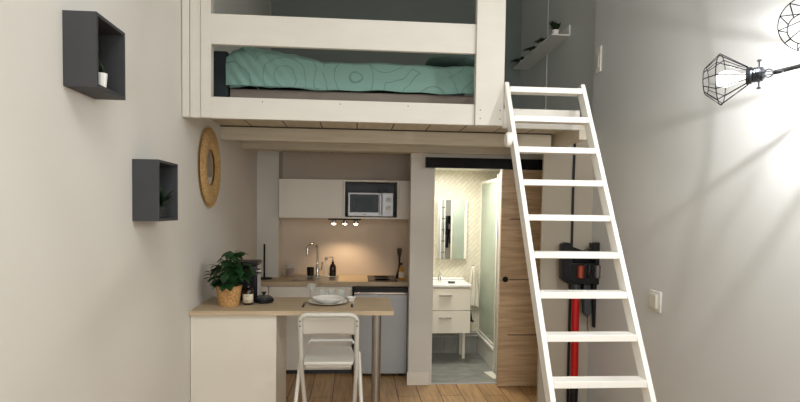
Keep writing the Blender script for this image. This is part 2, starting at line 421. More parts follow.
# picture ledge with pots, right wall of the loft
LX = XR+.07
ledge = thing('picture_ledge', (LX, 5.7, 3.22), 'long white picture ledge mounted on the loft wall above the ladder', 'ledge')
B(LX-.175, LX-.001, 5.13, 6.40, 3.262, 3.274).build('shelf_board', 'white_plastic', ledge)
B(LX-.013, LX-.001, 5.13, 6.40, 3.274, 3.36).build('back_rail', 'white_plastic', ledge)
B(LX-.175, LX-.167, 5.13, 6.40, 3.274, 3.28).build('front_lip', 'white_plastic', ledge)
def sprig(x, y, z, h, n, name, potmat, potr, poth, label, cat, group, leafmat='leaf_dark', spread=.05, lw=.02, droop=.2, hangx=0):
    r = thing(name, (x, y, z), label, cat, group)
    MB().lathe([(potr*.75, 0), (potr, poth), (potr*.9, poth), (potr*.85, poth*.85), (0, poth*.85)], (x, y, z), 20).build('pot', potmat, r)
    mb = MB()
    for i in range(n):
        a = random.uniform(0, 2*PI); q = random.uniform(.2, 1)
        b = Vector((x+math.cos(a)*potr*.3, y+math.sin(a)*potr*.3, z+poth*.85))
        t = b+Vector((math.cos(a)*spread*q+hangx*q, math.sin(a)*spread*q, h*random.uniform(.5, 1)))
        mb.leaf(b, t, lw, (0, 0, 1) if abs((t-b).normalized().z) < .95 else (1, 0, 0), droop)
    mb.build('foliage', leafmat, r, ang=180)
    return r
sprig(LX-.125, 5.175, 3.2745, .10, 34, 'potted_plant', 'ceramic_white', .036, .045, 'small bushy plant in a white pot at the near end of the ledge', 'plant', 'plants on the picture ledge', spread=.05, lw=.034, hangx=-.01)
for i, (y, lab) in enumerate(((5.5, 'second plant from the near end of the white ledge, leaves hanging over'), (5.78, 'third plant from the near end of the white ledge, leaves hanging over'), (6.18, 'plant at the far end of the white ledge, leaves hanging over'))):
    r = sprig(LX-.135, y, 3.2745, .055, 34, 'potted_plant', 'ceramic_white', .032, .03, lab, 'plant', 'plants on the picture ledge', spread=.06, lw=.04, hangx=-.05, droop=.5)

struct(B(LX-.006, LX-.0005, 5.755, 5.767, 2.262, 4.0).build('trim_cable_cover', 'socket_white'))

# ------------------------------------------------------------------ left wall: open cubes, woven mirror
def cube(y0, y1, z0, z1, x1, label):
    t = .012; mb = MB()
    mb.box(XL+.001, x1, y0, y0+t, z0, z1); mb.box(XL+.001, x1, y1-t, y1, z0, z1)
    mb.box(XL+.001, x1, y0+t, y1-t, z0, z0+t); mb.box(XL+.001, x1, y0+t, y1-t, z1-t, z1)
    mb.box(XL+.001, XL+.008, y0+t, y1-t, z0+t, z1-t)
    return tag(mb.build('wall_cube_shelf', 'shelf_dark'), label, 'shelf', 'dark open cubes on the left wall')
cube(2.03, 2.27, 2.032, 2.288, -.897, 'upper dark grey open cube shelf nearest the camera on left wall')
cube(2.62, 2.895, 1.555, 1.835, -.893, 'lower dark grey open cube shelf holding a dark plant')
sprig(-.925, 2.13, 2.045, .07, 12, 'potted_plant', 'ceramic_white', .02, .055, 'tiny plant in a white pot inside the upper wall cube', 'plant', None, spread=.02, lw=.012)
sprig(-.93, 2.735, 1.568, .13, 26, 'potted_plant', 'smoke_glass', .032, .055, 'dark green upright plant in a smoky pot inside the lower wall cube', 'plant', None, spread=.045, lw=.034)

mc = Vector((XL, 3.93, 1.895))
mir = thing('round_mirror', mc, 'round mirror in a wide woven rattan frame on the left wall', 'mirror')
RO, RI = .262, .118
fr = MB()
def ringf(u, v):
    th = u*2*PI; r = RI+(RO-RI)*v; h = .012+.016*math.sin(v*PI)+.0025*math.sin(th*60+v*20)
    return (mc.x+.004+h, mc.y+r*math.cos(th), mc.z+r*math.sin(th)*1.02)
fr.grid(ringf, 240, 10)
def ringb(u, v):
    th = u*2*PI; r = RI+(RO-RI)*v
    return (mc.x+.002+(.014 if 0 < v < 1 else 0)*0, mc.y+r*math.cos(th), mc.z+r*math.sin(th)*1.02)
fr.grid(ringb, 240, 1)
bmesh.ops.remove_doubles(fr.bm, verts=fr.bm.verts, dist=1e-5)
fr_sp = fr
rg = MB()
for r in (RI+.01, (RI+RO)/2, RO-.008): rg.tube([(mc.x+.03 if r < RO-.01 and r > RI+.02 else mc.x+.018, mc.y+r*math.cos(a*PI/32), mc.z+1.02*r*math.sin(a*PI/32)) for a in range(64)], .005, 6, True)
rg.build('binding', 'basket_weave', mir)
sp = fr_sp
for i in range(64):
    a = i*PI/32; sp.tube([(mc.x+.01, mc.y+math.cos(a)*(RO-.02), mc.z+math.sin(a)*(RO-.02)), (mc.x+.012, mc.y+math.cos(a)*(RO+.018), mc.z+math.sin(a)*(RO+.018))], .0016, 4)

fr.build('frame', 'rattan', mir, ang=80)
MB().lathe([(RI+.012, .003), (RI+.012, .009)], mc, 48, (1, 0, 0)).build('mirror_glass', 'mirror_glass', mir)

# ------------------------------------------------------------------ ladder
ladder = thing('loft_ladder', (1.12, 1.99, 0), 'white wooden step ladder leaning against the loft edge', 'ladder')
def lad(z): return 1.99+.56*z
dv = Vector((0, .56, 1)).normalized()
TOPZ = 2.395
for x in (.886, 1.352):
    mb = MB(); hw = .0125
    mb.prism([(lad(0)-.028, 0), (lad(0)+.05, 0), (lad(TOPZ)+.05, TOPZ-.02), (lad(TOPZ)-.02, TOPZ)], x-hw, x+hw, 'x')
    mb.build('stile', 'ladder_paint', ladder, bevel=.002)
for i in range(-4, 9):
    z = .84+.1885*i
    if z < .03: continue
    y = lad(z)
    B(.8985, 1.3395, y-.022, y+.062, z-.016, z+.016).build('step', 'ladder_paint', ladder, bevel=.003)
kp = at(511.5, 142, Y=3.17)
tag(MB().lathe([(.02, 0), (.042, .004), (.044, .02), (.036, .034), (0, .036)], (.8735-.0005, lad(2.03)+.01, 2.03), 24, (-1, 0, 0)).build('puck_light', 'white_plastic'), 'round white puck stuck on the side of the ladder', 'puck light')

# ------------------------------------------------------------------ kitchen
# upper cabinets
uc = thing('wall_cabinet', (-.45, 5.9, 1.53), 'plain cream wall cabinet left of the microwave', 'cabinet')
B(-.778, -.135, 5.745, YK-.001, 1.53, 1.925).build('body', 'white_lacquer', uc, bevel=.002)
B(-.777, -.137, 5.725, 5.744, 1.532, 1.923).build('door', 'white_lacquer', uc, bevel=.0015)
nc = thing('open_cabinet', (.15, 5.9, 1.53), 'open cream cabinet niche holding the microwave', 'cabinet')
mb = B(-.133, -.115, 5.725, YK-.001, 1.53, 1.925).box(.417, .435, 5.725, YK-.001, 1.53, 1.925)
mb.box(-.115, .417, 5.725, YK-.001, 1.53, 1.548).box(-.115, .417, 5.725, YK-.001, 1.907, 1.925).build('body', 'white_lacquer', nc, bevel=.0015)
B(-.114, .416, YK-.02, YK-.006, 1.549, 1.906).build('back_panel', 'dark_grey', nc)
fp = B(.437, .573, 5.725, YK-.001, 1.53, 1.925)
tag(fp.build('filler_panel', 'white_lacquer', bevel=.0015), 'narrow cream filler panel right of the microwave niche', 'panel')
# microwave
mw = thing('microwave_oven', (.145, 5.8, 1.549), 'silver microwave oven with two dials in the open niche', 'microwave')
x0, x1, z0, z1 = -.085, .375, 1.556, 1.797
B(x0, x1, 5.70, 6.02, z0, z1).build('body', 'silver_paint', mw, bevel=.006)
dr = B(x0+.002, .262, 5.68, 5.699, z0+.002, z1-.002).build('door', 'silver_paint', mw, bevel=.004)
B(x0+.02, .225, 5.677, 5.6805, z0+.04, z1-.018).build('window_frame', 'black_glass', dr, bevel=.001)
B(x0+.065, .178, 5.6755, 5.6775, z0+.068, z1-.05).build('window', 'micro_window', dr)
B(.07, .10, 5.6785, 5.6805, z0+.018, z0+.022).build('badge', 'dark_ink', dr)
B(.230, .256, 5.655, 5.681, z0+.02, z1-.012).build('handle', 'silver_paint', dr, bevel=.008)
cp = B(.264, x1-.002, 5.682, 5.699, z0+.002, z1-.002).build('control_panel', 'silver_paint', mw, bevel=.003)
for z in (1.722, 1.641):
    k = MB().lathe([(.027, 0), (.027, .004), (.02, .006), (.019, .02), (.016, .023), (0, .023)], (.326, 5.682, z), 24, (0, -1, 0)).build('dial', 'socket_white', mw)
    B(.3245, .3275, 5.657, 5.660, z, z+.016).build('pointer', 'dark_ink', k)
for x in (-.05, .34):
    for y in (5.73, 5.98): MB().lathe([(.012, 0), (.012, .008)], (x, y, 1.5485), 12).build('foot', 'black_plastic', mw)
tag(B(.235, .315, 5.78, 5.86, 1.798, 1.832).build('small_box', 'black_plastic', bevel=.004), 'small black box lying on top of the microwave', 'box')
tag(B(.385, .412, 5.95, 6.01, 1.549, 1.61).build('plug_adapter', 'black_plastic', bevel=.004), 'black plug adapter beside the microwave in the niche', 'adapter')
# spots under the cabinet
sb = thing('spotlight_bar', (-.11, 5.80, 1.53), 'black bar with three lit spotlights under the wall cabinet', 'spotlight')
B(-.285, .05, 5.77, 5.83, 1.515, 1.529).build('bar', 'black_metal', sb)
for x in (-.228, -.115, -.003):
    h = MB().lathe([(.012, .006), (.02, 0), (.024, -.022), (.024, -.03)], (x, 5.80, 1.509), 20).build('spot_head', 'steel', sb)
    MB().lathe([(.021, 0), (.02, -.008), (.012, -.014), (0, -.016)], (x, 5.80, 1.4785), 20).build('lens', 'spot_glow', h)
    light('spot_lamp', 'SPOT', (x, 5.80, 1.455), 4.2, (1, .74, .48), .015, (math.radians(10), 0, 0), spot=math.radians(105), blend=.6)
# base cabinets, worktop
wt = B(XL+.001, .574, 5.47, 5.818, .873, .915).box(-.790, .574, 5.818, YK-.001, .873, .915).build('kitchen_worktop', 'worktop_oak', bevel=.002, origin=(0, 5.5, .87))
tag(wt, 'long oak worktop running along the kitchen alcove wall', 'worktop')
bc = thing('base_cabinet', (-.42, 5.8, 0), 'white kitchen base cabinet under the sink', 'cabinet')
B(-.838, -.03, 5.50, 5.815, .04, .872).build('body', 'white_lacquer', bc)
B(-.838, -.03, 5.51, 5.55, 0, .04).build('plinth', 'dark_grey', bc)
B(-.836, -.436, 5.482, 5.499, .045, .865).build('door', 'white_lacquer', bc, bevel=.0015)
B(-.432, -.032, 5.482, 5.499, .045, .865).build('door', 'white_lacquer', bc, bevel=.0015)
cc = thing('base_cabinet', (-.92, 5.8, 0), 'narrow white base cabinet in the left kitchen corner', 'cabinet')
B(XL+.001, -.842, 5.50, 5.815, .0, .872).build('body', 'white_lacquer', cc)
B(XL+.003, -.844, 5.482, 5.499, .105, .865).build('door', 'white_lacquer', cc, bevel=.0015)
# sink and tap
sk = thing('kitchen_sink', (-.40, 5.72, .915), 'steel inset sink with chrome swan-neck tap in the worktop', 'sink')
sk_ = MB(); sk_.box(-.63, -.17, 5.52, 5.55, .9155, .921).box(-.63, -.17, 5.90, 5.95, .9155, .921).box(-.63, -.59, 5.55, 5.90, .9155, .921).box(-.21, -.17, 5.55, 5.90, .9155, .921)
sk_.build('rim', 'steel', sk, bevel=.002)
B(-.589, -.211, 5.551, 5.899, .9152, .9162).build('bowl', 'steel', sk)
tp = MB().lathe([(.026, 0), (.026, .01), (.018, .014), (.018, .10), (.012, .11), (.012, .15)], (-.40, 5.925, .921), 20)
pts = [(-.40, 5.925, 1.06)]+[(-.45+.05*math.cos(a*PI/10), 5.885+.04*math.cos(a*PI/10), 1.20+.06*math.sin(a*PI/10)) for a in range(0, 11)]+[(-.50, 5.845, 1.13)]
tp.tube(pts, .011, 12); tp.build('tap', 'chrome', sk)
MB().tube([(-.382, 5.925, .99), (-.362, 5.92, .985), (-.352, 5.915, 1.02), (-.350, 5.91, 1.07)], .008, 8).build('tap_lever', 'chrome', sk)
# things on the worktop
tag(MB().lathe([(.030, 0), (.036, .003), (.038, .088), (.034, .09), (.030, .006)], (-.473, 5.925, .9225), 4, (0, 0, 1)).build('sponge_holder', 'black_plastic', bevel=.004), 'square black sponge holder beside the kitchen tap', 'holder')
gl = thing('storage_jar', (-.68, 5.85, .9155), 'glass jar with brown contents at the left end of the worktop', 'jar')
MB().lathe([(.046, 0), (.05, .01), (.05, .13), (.046, .13), (.045, .006), (0, .006)], (-.68, 5.85, .9155), 28).build('glass_body', 'clear_glass', gl)
MB().lathe([(.042, .007), (.042, .09), (0, .09)], (-.68, 5.85, .9155), 24).build('contents', 'vac_copper', gl)
gl2 = MATS['vac_copper']
so = thing('soap_bottle', (-.25, 5.83, .9155), 'dark soap bottle with steel pump right of the kitchen tap', 'bottle')
MB().lathe([(.034, 0), (.036, .01), (.036, .085), (.03, .11), (.014, .13), (.012, .15)], (-.240, 5.925, .922), 24).build('body', 'brown_glass', so)
so2 = MB().lathe([(.013, .15), (.013, .165), (.005, .17), (.005, .20)], (-.240, 5.925, .922), 16); so2.tube([(-.24, 5.925, 1.12), (-.275, 5.905, 1.12), (-.28, 5.902, 1.112)], .005, 8)
so2.build('pump', 'steel', so)
s3 = thing('soap_bottle', (-.29, 5.85, .9155), 'clear bottle standing between the tap and dark soap bottle', 'bottle')
MB().lathe([(.028, 0), (.03, .01), (.028, .10), (.012, .13), (.012, .17), (0, .17)], (-.310, 5.925, .922), 24).build('body', 'clear_glass', s3)
MB().lathe([(.014, .17), (.014, .195), (0, .2)], (-.310, 5.925, .922), 16).build('cap', 'steel', s3)
hb = thing('induction_hob', (.27, 5.75, .9155), 'black glass hob set in the right end of the worktop', 'hob')
B(.125, .415, 5.52, 5.98, .9155, .921).build('glass_plate', 'black_glass', hb, bevel=.002)
for y in (5.63, 5.85):
    mb = MB().lathe([(.085, 0), (.085, .0006), (.081, .0006), (.081, 0)], (.27, y, .9212), 36); mb.build('cooking_ring', 'dark_grey', hb)
pm = thing('paper_towel_holder', (-.92, 5.70, .9155), 'empty black paper towel stand at the left of the worktop', 'towel holder')
MB().lathe([(.08, 0), (.08, .008), (.02, .012), (0, .012)], (-.915, 5.70, .9155), 32).build('base', 'black_metal', pm)
MB().lathe([(.009, .012), (.009, .345), (.006, .35), (0, .35)], (-.915, 5.70, .9155), 14).build('rod', 'black_metal', pm)
pg = thing('pepper_mill', (.46, 5.78, .9155), 'tall slim dark pepper mill at the right end of the worktop', 'pepper mill')
MB().lathe([(.034, 0), (.038, .02), (.024, .06), (.012, .12), (.009, .17), (.012, .22)], (.452, 5.78, .9155), 20).build('body', 'black_plastic', pg)
MB().lathe([(.012, .22), (.02, .25), (.026, .30), (.022, .312), (0, .315)], (.452, 5.78, .9155), 20).build('head', 'dark_ink', pg)
yb = thing('oil_bottle', (.475, 5.66, .9155), 'small amber oil bottle with black cap beside the pepper mill', 'bottle')
MB().lathe([(.024, 0), (.026, .01), (.026, .10), (.012, .13), (.011, .15)], (.463, 5.66, .9155), 20).build('body', 'oil_yellow', yb)
MB().lathe([(.014, .15), (.014, .175), (0, .178)], (.463, 5.66, .9155), 16).build('cap', 'black_plastic', yb)
B(.437, .489, 5.6325, 5.6345, .94, 1.0).build('label', 'label_cream', yb)
# fridge
fg = thing('undercounter_fridge', (.25, 5.6, 0), 'silver undercounter fridge with black top edge beside the doorway', 'fridge')
B(-.012, .507, 5.395, 5.95, .03, .868).build('body', 'black_plastic', fg, bevel=.004)
B(-.010, .505, 5.36, 5.392, .035, .812).build('door', 'fridge_door', fg, bevel=.008)
B(-.010, .505, 5.365, 5.394, .814, .828).build('door_trim', 'chrome', fg, bevel=.002)
for x in (.03, .45): MB().lathe([(.018, 0), (.018, .03)], (x, 5.43, 0), 12).build('foot', 'black_plastic', fg)

# ------------------------------------------------------------------ peninsula bar
pn = thing('breakfast_bar', (-.4, 3.75, 0), 'oak-topped breakfast bar on a white cabinet and one steel leg', 'breakfast bar')
B(XL+.001, .243, 3.475, 4.03, .962, .99).build('bar_top', 'worktop_oak', pn, bevel=.002)
B(XL+.003, -.487, 3.50, 3.518, 0, .9615).build('front_panel', 'bar_panel', pn, bevel=.001)
B(-.507, -.489, 3.519, 4.02, 0, .9615).build('side_panel', 'bar_panel', pn, bevel=.001)
B(XL+.003, -.508, 3.999, 4.02, 0, .9615).build('back_panel', 'white_lacquer', pn)
MB().lathe([(.05, 0), (.05, .006), (.030, .008), (.030, .955), (.05, .957), (.05, .9615)], (.142, 3.66, 0), 28).build('leg', 'steel', pn)

# potted plant in a basket
pp = thing('potted_plant', (-.815, 3.68, .9905), 'leafy green houseplant in a woven basket pot on the breakfast bar', 'plant')
bk = MB()
def bask(u, v):
    th = u*2*PI; r = .062+.018*v+.003*math.sin(th*14+(int(v*12) % 2)*PI)*(1 if 0 < v < 1 else 0)
    return (-.815+r*math.cos(th), 3.68+r*math.sin(th), .991+.125*v)
bk.grid(bask, 112, 12); bmesh.ops.remove_doubles(bk.bm, verts=bk.bm.verts, dist=1e-5)
bk.lathe([(.062, 0), (.062, .002)], (-.815, 3.68, .991), 28); bk.tube([(-.815+.08*math.cos(a*PI/16), 3.68+.08*math.sin(a*PI/16), 1.116) for a in range(32)], .005, 8, True)
bk.build('basket', 'basket_weave', pp, ang=60)
MB().lathe([(0, 0), (.074, .0)], (-.815, 3.68, 1.10), 24).build('soil', 'soil', pp)
fo = MB(); st = MB()
random.seed(11)
for i in range(185):
    a = random.uniform(0, 2*PI); rr = random.uniform(.02, .155)**1; hh = random.uniform(.0, .17)*(1.15-rr*3)
    if rr < .06: hh += .05
    root = Vector((-.815+.03*math.cos(a), 3.68+.03*math.sin(a), 1.10))
    top = Vector((-.797+rr*math.cos(a)*.85, 3.68+rr*math.sin(a)*.5, 1.115+max(0, hh)))
    if top.x < -.97: top.x = -.97
    if top.x > -.775 and top.z < 1.185: continue
    st.tube([root, (root+top)/2+Vector((0, 0, .02)), top], .0014, 4)
    L_ = random.uniform(.05, .075); dr_ = Vector((math.cos(a+random.uniform(-.6, .6)), math.sin(a+random.uniform(-.6, .6))*.8, random.uniform(-.7, .25))).normalized()
    tip = top+dr_*L_
    if tip.x < -1.0: tip.x = -1.0
    fo.leaf(top, tip, L_*.75, (0, 0, 1), .18)
for tx, ty, tz in ((-.85, 3.66, 1.30), (-.80, 3.70, 1.305), (-.90, 3.68, 1.265), (-.77, 3.72, 1.30)):
    r0 = Vector((-.815, 3.68, 1.10)); t0 = Vector((tx, ty, tz-.015)); st.tube([r0, (r0+t0)/2, t0], .0015, 4)
    for k in range(3): fo.leaf(t0, t0+Vector((random.uniform(-.06, .06), random.uniform(-.03, .03), random.uniform(-.01, .015))), .03, (0, 0, 1), .12)
fo.build('foliage', 'leaf', pp, ang=180); st.build('stems', 'stem', pp)
# brown bottle with a label
bb = thing('pump_bottle', (-.71, 3.72, .9905), 'dark brown bottle with a cream label beside the basket plant', 'bottle')
MB().lathe([(.032, 0), (.035, .006), (.035, .085), (.028, .102), (.014, .112), (.013, .12)], (-.70, 3.72, .9905), 28).build('body', 'brown_glass', bb)
MB().lathe([(.0145, .12), (.0145, .14), (.005, .142), (.005, .155), (.012, .157), (.012, .163), (0, .163)], (-.70, 3.72, .9905), 16).build('pump', 'black_plastic', bb)
lb = MB()
def lab(u, v):
    a = -PI*.5+(u-.5)*2.6; return (-.70+.0356*math.cos(a), 3.72+.0356*math.sin(a), 1.004+.058*v)
lb.grid(lab, 16, 1); lbo = lb.build('label', 'label_cream', bb, solid=.0004)
lt = MB()
for z, w_ in ((1.05, .8), (1.043, .5), (1.022, .6), (1.016, .4)):
    lt.grid(lambda u, v, z=z, w_=w_: (-.70+.0362*math.cos(-PI*.5+(u-.5)*w_), 3.72+.0362*math.sin(-PI*.5+(u-.5)*w_), z+.0022*v), 8, 1)
lt.build('print', 'dark_ink', lbo)
# coffee machine
cm = thing('coffee_machine', (-.78, 3.9, .9905), 'black pod coffee machine behind the basket plant', 'coffee machine')
B(-.83, -.668, 3.86, 3.985, .9905, 1.235).build('body', 'black_plastic', cm, bevel=.012, seg=3)
B(-.835, -.655, 3.80, 3.985, 1.236, 1.262).build('top', 'black_plastic', cm, bevel=.008)
B(-.715, -.668, 3.82, 3.90, 1.165, 1.235).build('brew_head', 'dark_grey', cm, bevel=.01)
MB().lathe([(.018, 0), (.018, .03)], (-.667, 3.85, 1.195), 16, (1, 0, 0)).build('lever_cap', 'chrome', cm)
B(-.6675, -.664, 3.87, 3.98, .995, 1.23).build('side_strip', 'silver_paint', cm, bevel=.002)
# dark domed dish
dd = thing('covered_dish', (-.65, 3.86, .9905), 'low black covered dish with a knob beside the coffee machine', 'dish')
MB().lathe([(.058, 0), (.066, .01), (.066, .024), (.06, .026)], (-.612, 3.80, .9905), 36).build('tray', 'black_plastic', dd)
MB().lathe([(.06, .027), (.056, .036), (.035, .048), (0, .052)], (-.612, 3.80, .9905), 36).build('lid', 'smoke_glass', dd)
MB().lathe([(.006, .051), (.008, .058), (.016, .064), (.016, .07), (0, .073)], (-.612, 3.80, .9905), 20).build('knob', 'black_plastic', dd)
# plates, bowl, glasses, cutlery
tag(MB().lathe([(.075, 0), (.085, .004), (.128, .016), (.130, .019), (.126, .019), (.082, .008), (0, .007)], (-.182, 3.75, .9905), 48).build('dinner_plate', 'ceramic_white'), 'large white dinner plate at the bottom of the stack', 'plate')
tag(MB().lathe([(.05, 0), (.06, .003), (.098, .028), (.106, .034), (.103, .036), (.092, .030), (.055, .008), (0, .006)], (-.18, 3.75, .9985), 48).build('deep_plate', 'ceramic_white'), 'white deep plate resting on the large dinner plate', 'plate')
def tumbler(x, y, r, h, lab):
    return tag(MB().lathe([(r*.8, 0), (r, h), (r*.94, h), (r*.74, .006), (0, .006)], (x, y, .9905), 24).build('drinking_glass', 'clear_glass'), lab, 'glass', 'glasses behind the plates')
tumbler(-.232, 3.92, .028, .07, 'left clear drinking glass behind the white plates')
tumbler(-.165, 3.925, .028, .07, 'middle clear drinking glass behind the white plates')
tumbler(-.098, 3.92, .028, .07, 'right clear drinking glass behind the white plates')
sg = thing('stemmed_glass', (-.29, 3.88, .9905), 'clear stemmed glass at the left behind the plates', 'glass')
MB().lathe([(.03, 0), (.03, .002), (.004, .006), (.0035, .06), (.012, .068), (.028, .09), (.031, .115), (.029, .115), (.026, .09), (.008, .07)], (-.30, 3.90, .9905), 24).build('glass_body', 'clear_glass', sg)
tag(MB().lathe([(.018, 0), (.022, .003), (.034, .032), (.031, .032), (.018, .006), (0, .005)], (-.03, 3.84, .9905), 28).build('small_bowl', 'ceramic_white'), 'small white bowl to the right of the plates', 'bowl')
for x, lab in ((-.335, 'dark cutlery left of the plates'), (-.02, 'dark cutlery right of the plates')):
    c = thing('table_knife' if x > -.1 else 'table_fork', (x, 3.68, .9905), lab, 'cutlery')
    B(x-.006, x+.006, 3.60, 3.70, .991, .999).build('handle', 'black_plastic', c, bevel=.003)
    if x > -.1: B(x-.007, x+.007, 3.70, 3.80, .992, .994).build('blade', 'steel', c)
    else:
        f_ = B(x-.003, x+.003, 3.70, 3.76, .992, .995).box(x-.011, x+.011, 3.76, 3.77, .992, .995)
        for q in (-.0095, -.0032, .0032, .0095): f_.box(x+q-.0014, x+q+.0014, 3.77, 3.81, .992, .995)
        f_.build('tines', 'steel', c)

# ------------------------------------------------------------------ folding bar chair
ch = thing('bar_chair', (-.15, 3.3, 0), 'white folding bar chair pushed up to the breakfast bar', 'chair')
xa, xb, R_ = -.312, .012, .0125
def hoop(x0, x1, yt, zt, yb, zb, rad, spread=0):
    """inverted-U tube; runs from bottom left up, over and down"""
    d = Vector((0, yb-yt, zb-zt)); pts = [Vector((x0-spread, yb, zb)), Vector((x0, yt, zt))+d*.35]
    dn = d.normalized()
    for k in range(7):
        a = k*PI/12; pts.append(Vector((x0+rad-rad*math.cos(a), yt, zt))+dn*(rad-rad*math.sin(a)))
    q = []
    for p in reversed(pts): q.append(Vector((x1+x0-p.x, p.y, p.z)))
    return pts+q
MB().tube(hoop(xa, xb, 3.18, 1.022, 3.60, .0, .045, -.03), R_, 12).build('back_frame', 'chair_white', ch)
bkp = MB()
def bkf(u, v):
    x = xa+.008+(xb-xa-.016)*u; z = .895+.108*v; return (x, 3.185+(1.022-z)*.41+.018*(1-(2*u-1)**2), z)
bkp.grid(bkf, 20, 8).build('backrest', 'chair_white', ch, solid=.008)
def leg(x0, y0, z0, x1, y1, z1): return MB().tube([(x0, y0, z0), (x1, y1, z1)], R_*.9, 12)
leg(xa-.014, 3.44, .74, xa-.062, 2.96, 0.0).build('rear_leg', 'chair_white', ch)
leg(xb+.014, 3.44, .74, xb+.062, 2.96, 0.0).build('rear_leg', 'chair_white', ch)
seat = MB().prism([(xa+.02, 3.215), (xb-.02, 3.215), (xb-.012, 3.40), (xb-.03, 3.57), (xb-.06, 3.585), (xa+.06, 3.585), (xa+.03, 3.57), (xa+.012, 3.40)], .722, .742, 'z').build('seat', 'chair_white', ch, bevel=.006)
B(xa+.03, xb-.03, 3.24, 3.55, .70, .7215).build('seat_frame', 'chair_white', ch, bevel=.004)
MB().tube([(xa+.02, 3.615, .755), (xa+.03, 3.615, .775), (xb-.03, 3.615, .775), (xb-.02, 3.615, .755)], .011, 10).build('crossbar', 'chair_white', ch)
def onfront(z): return 3.18+.42*(1.022-z)/1.022
tag(B(xa+.016, xb-.016, onfront(.36)-.05, onfront(.36)-.012, .345, .395).build('footrest', 'footrest_grey', ch, bevel=.005), 'grey footrest')
MB().tube([(xa-.045, 3.09, .20), (xb+.045, 3.09, .20)], .009, 10).build('stretcher', 'chair_white', ch)
for x in (xa, xb):
    for z in (.985, .955): MB().lathe([(.0045, 0), (.0045, .002)], (x, onfront(z)-.0125, z), 10, (0, -1, 0)).build('rivet', 'dark_grey', ch)
for (x, y) in ((xa-.062, 2.965), (xb+.062, 2.965), (xa+.03, 3.60), (xb-.03, 3.60)): MB().lathe([(.016, 0), (.016, .03), (.014, .034)], (x, y, 0.0005), 14).build('rubber_foot', 'footrest_grey', ch)

# ------------------------------------------------------------------ sliding door
tr = thing('door_track', (1.05, 5.0, 2.0), 'long black sliding door rail cover above the bathroom doorway', 'door rail')
B(.615, 1.70, 4.985, 5.029, 2.008, 2.10).build('rail_cover', 'black_metal', tr, bevel=.002)
dl = B(1.322, 1.76, 5.032, 5.072, .006, 2.006)
door = struct(dl.build('door_1', 'door_oak', smooth=False), 'oak sliding door leaf with three dark horizontal grooves')
gv = MB()
for z in (1.557, 1.0, .487): gv.box(1.405, 1.76, 5.0305, 5.0325, z-.004, z+.004)
gv.build('groove', 'dark_ink', door)
MB().lathe([(.024, 0), (.026, .002), (.026, .006), (.02, .007), (0, .007)], (1.372, 5.032, 1.003), 24, (0, -1, 0)).build('finger_pull', 'black_metal', door)

# ------------------------------------------------------------------ bathroom
YBB = 6.299
va = thing('vanity_unit', (.92, 6.05, 0), 'white bathroom washstand with two drawers on legs', 'washstand')
B(.72, 1.215, 5.82, 6.28, .33, .82).build('body', 'white_gloss', va, bevel=.002)
for z0_, z1_ in ((.578, .81), (.335, .572)):
    d = B(.722, 1.213, 5.795, 5.818, z0_, z1_).build('drawer', 'white_gloss', va, bevel=.002)
    B(.878, 1.01, 5.765, 5.795, z1_-.078, z1_-.066).build('handle', 'steel', d, bevel=.002)
wb = MB().box(.715, 1.222, 5.785, 6.295, .822, .85); wb.box(.715, 1.222, 6.22, 6.295, .8505, .87)
wb.build('washbasin', 'ceramic_white', va, bevel=.006)
for x, y in ((.74, 6.05), (1.195, 6.05), (.74, 6.222), (1.195, 6.222)): B(x-.015, x+.015, y-.015, y+.015, 0, .33).build('leg', 'white_gloss', va)
fb = MB().lathe([(.02, 0), (.02, .06), (.014, .075)], (.93, 6.13, .851), 16); fb.tube([(.93, 6.13, .915), (.93, 6.08, .93), (.93, 6.02, .925), (.93, 6.0, .91)], .009, 8); fb.tube([(.93, 6.13, .92), (.93, 6.14, .95)], .007, 8)
tag(fb.build('basin_tap', 'chrome'), 'small chrome basin tap on the bathroom washstand', 'tap')
sd_ = thing('soap_dish', (1.03, 5.95, .851), 'grey oval soap dish on the washbasin', 'soap dish')
MB().lathe([(.035, 0), (.045, .014), (.042, .014), (.03, .005), (0, .004)], (1.03, 5.93, .8515), 24).build('dish', 'dark_grey', sd_)
# mirror cabinet door standing ajar
mcb = thing('mirror_cabinet', (1.08, 6.2, 1.08), 'tall frameless bathroom mirror above the washstand', 'mirror')
cth = math.radians(-8.8)
rt_ = Matrix.Rotation(cth, 3, 'Z')
def dz(mb, piv):
    for v in mb.bm.verts: v.co = Vector(piv)+rt_ @ (v.co-Vector(piv))
    return mb
# the mirror turns a little to the right of the room; hinge side at the right
mh = Vector((1.215, 6.245, 1.08))
rt_ = Matrix.Rotation(math.radians(8.8), 3, 'Z')
B(.90, 1.25, 6.25, YBB, 1.085, 1.74).build('backing', 'white_gloss', mcb, bevel=.002)
dz(B(.90, 1.215, 6.236, 6.244, 1.082, 1.748), mh).build('mirror_glass', 'mirror_glass', mcb)
# towel on hook
def tw(u, v):
    w_ = .015+.05*min(1, v*1.6); x = 1.33+(u-.5)*2*w_+.006*v
    return (x, 6.262+.018*math.sin(u*PI*5+v*2)*min(1, v*3), 1.0-.46*v-.03*abs(u-.5)*v)
tl = thing('hand_towel', (1.36, 6.26, .53), 'cream hand towel hanging right of the washstand', 'towel')
MB().grid(tw, 40, 24).build('cloth', 'towel', tl, solid=.006, ang=80)
MB().lathe([(.012, 0), (.012, .01), (.005, .012), (.005, .03), (.009, .034), (0, .036)], (1.33, YBB, 1.01), 14, (0, -1, 0)).build('wall_hook', 'chrome', tl)
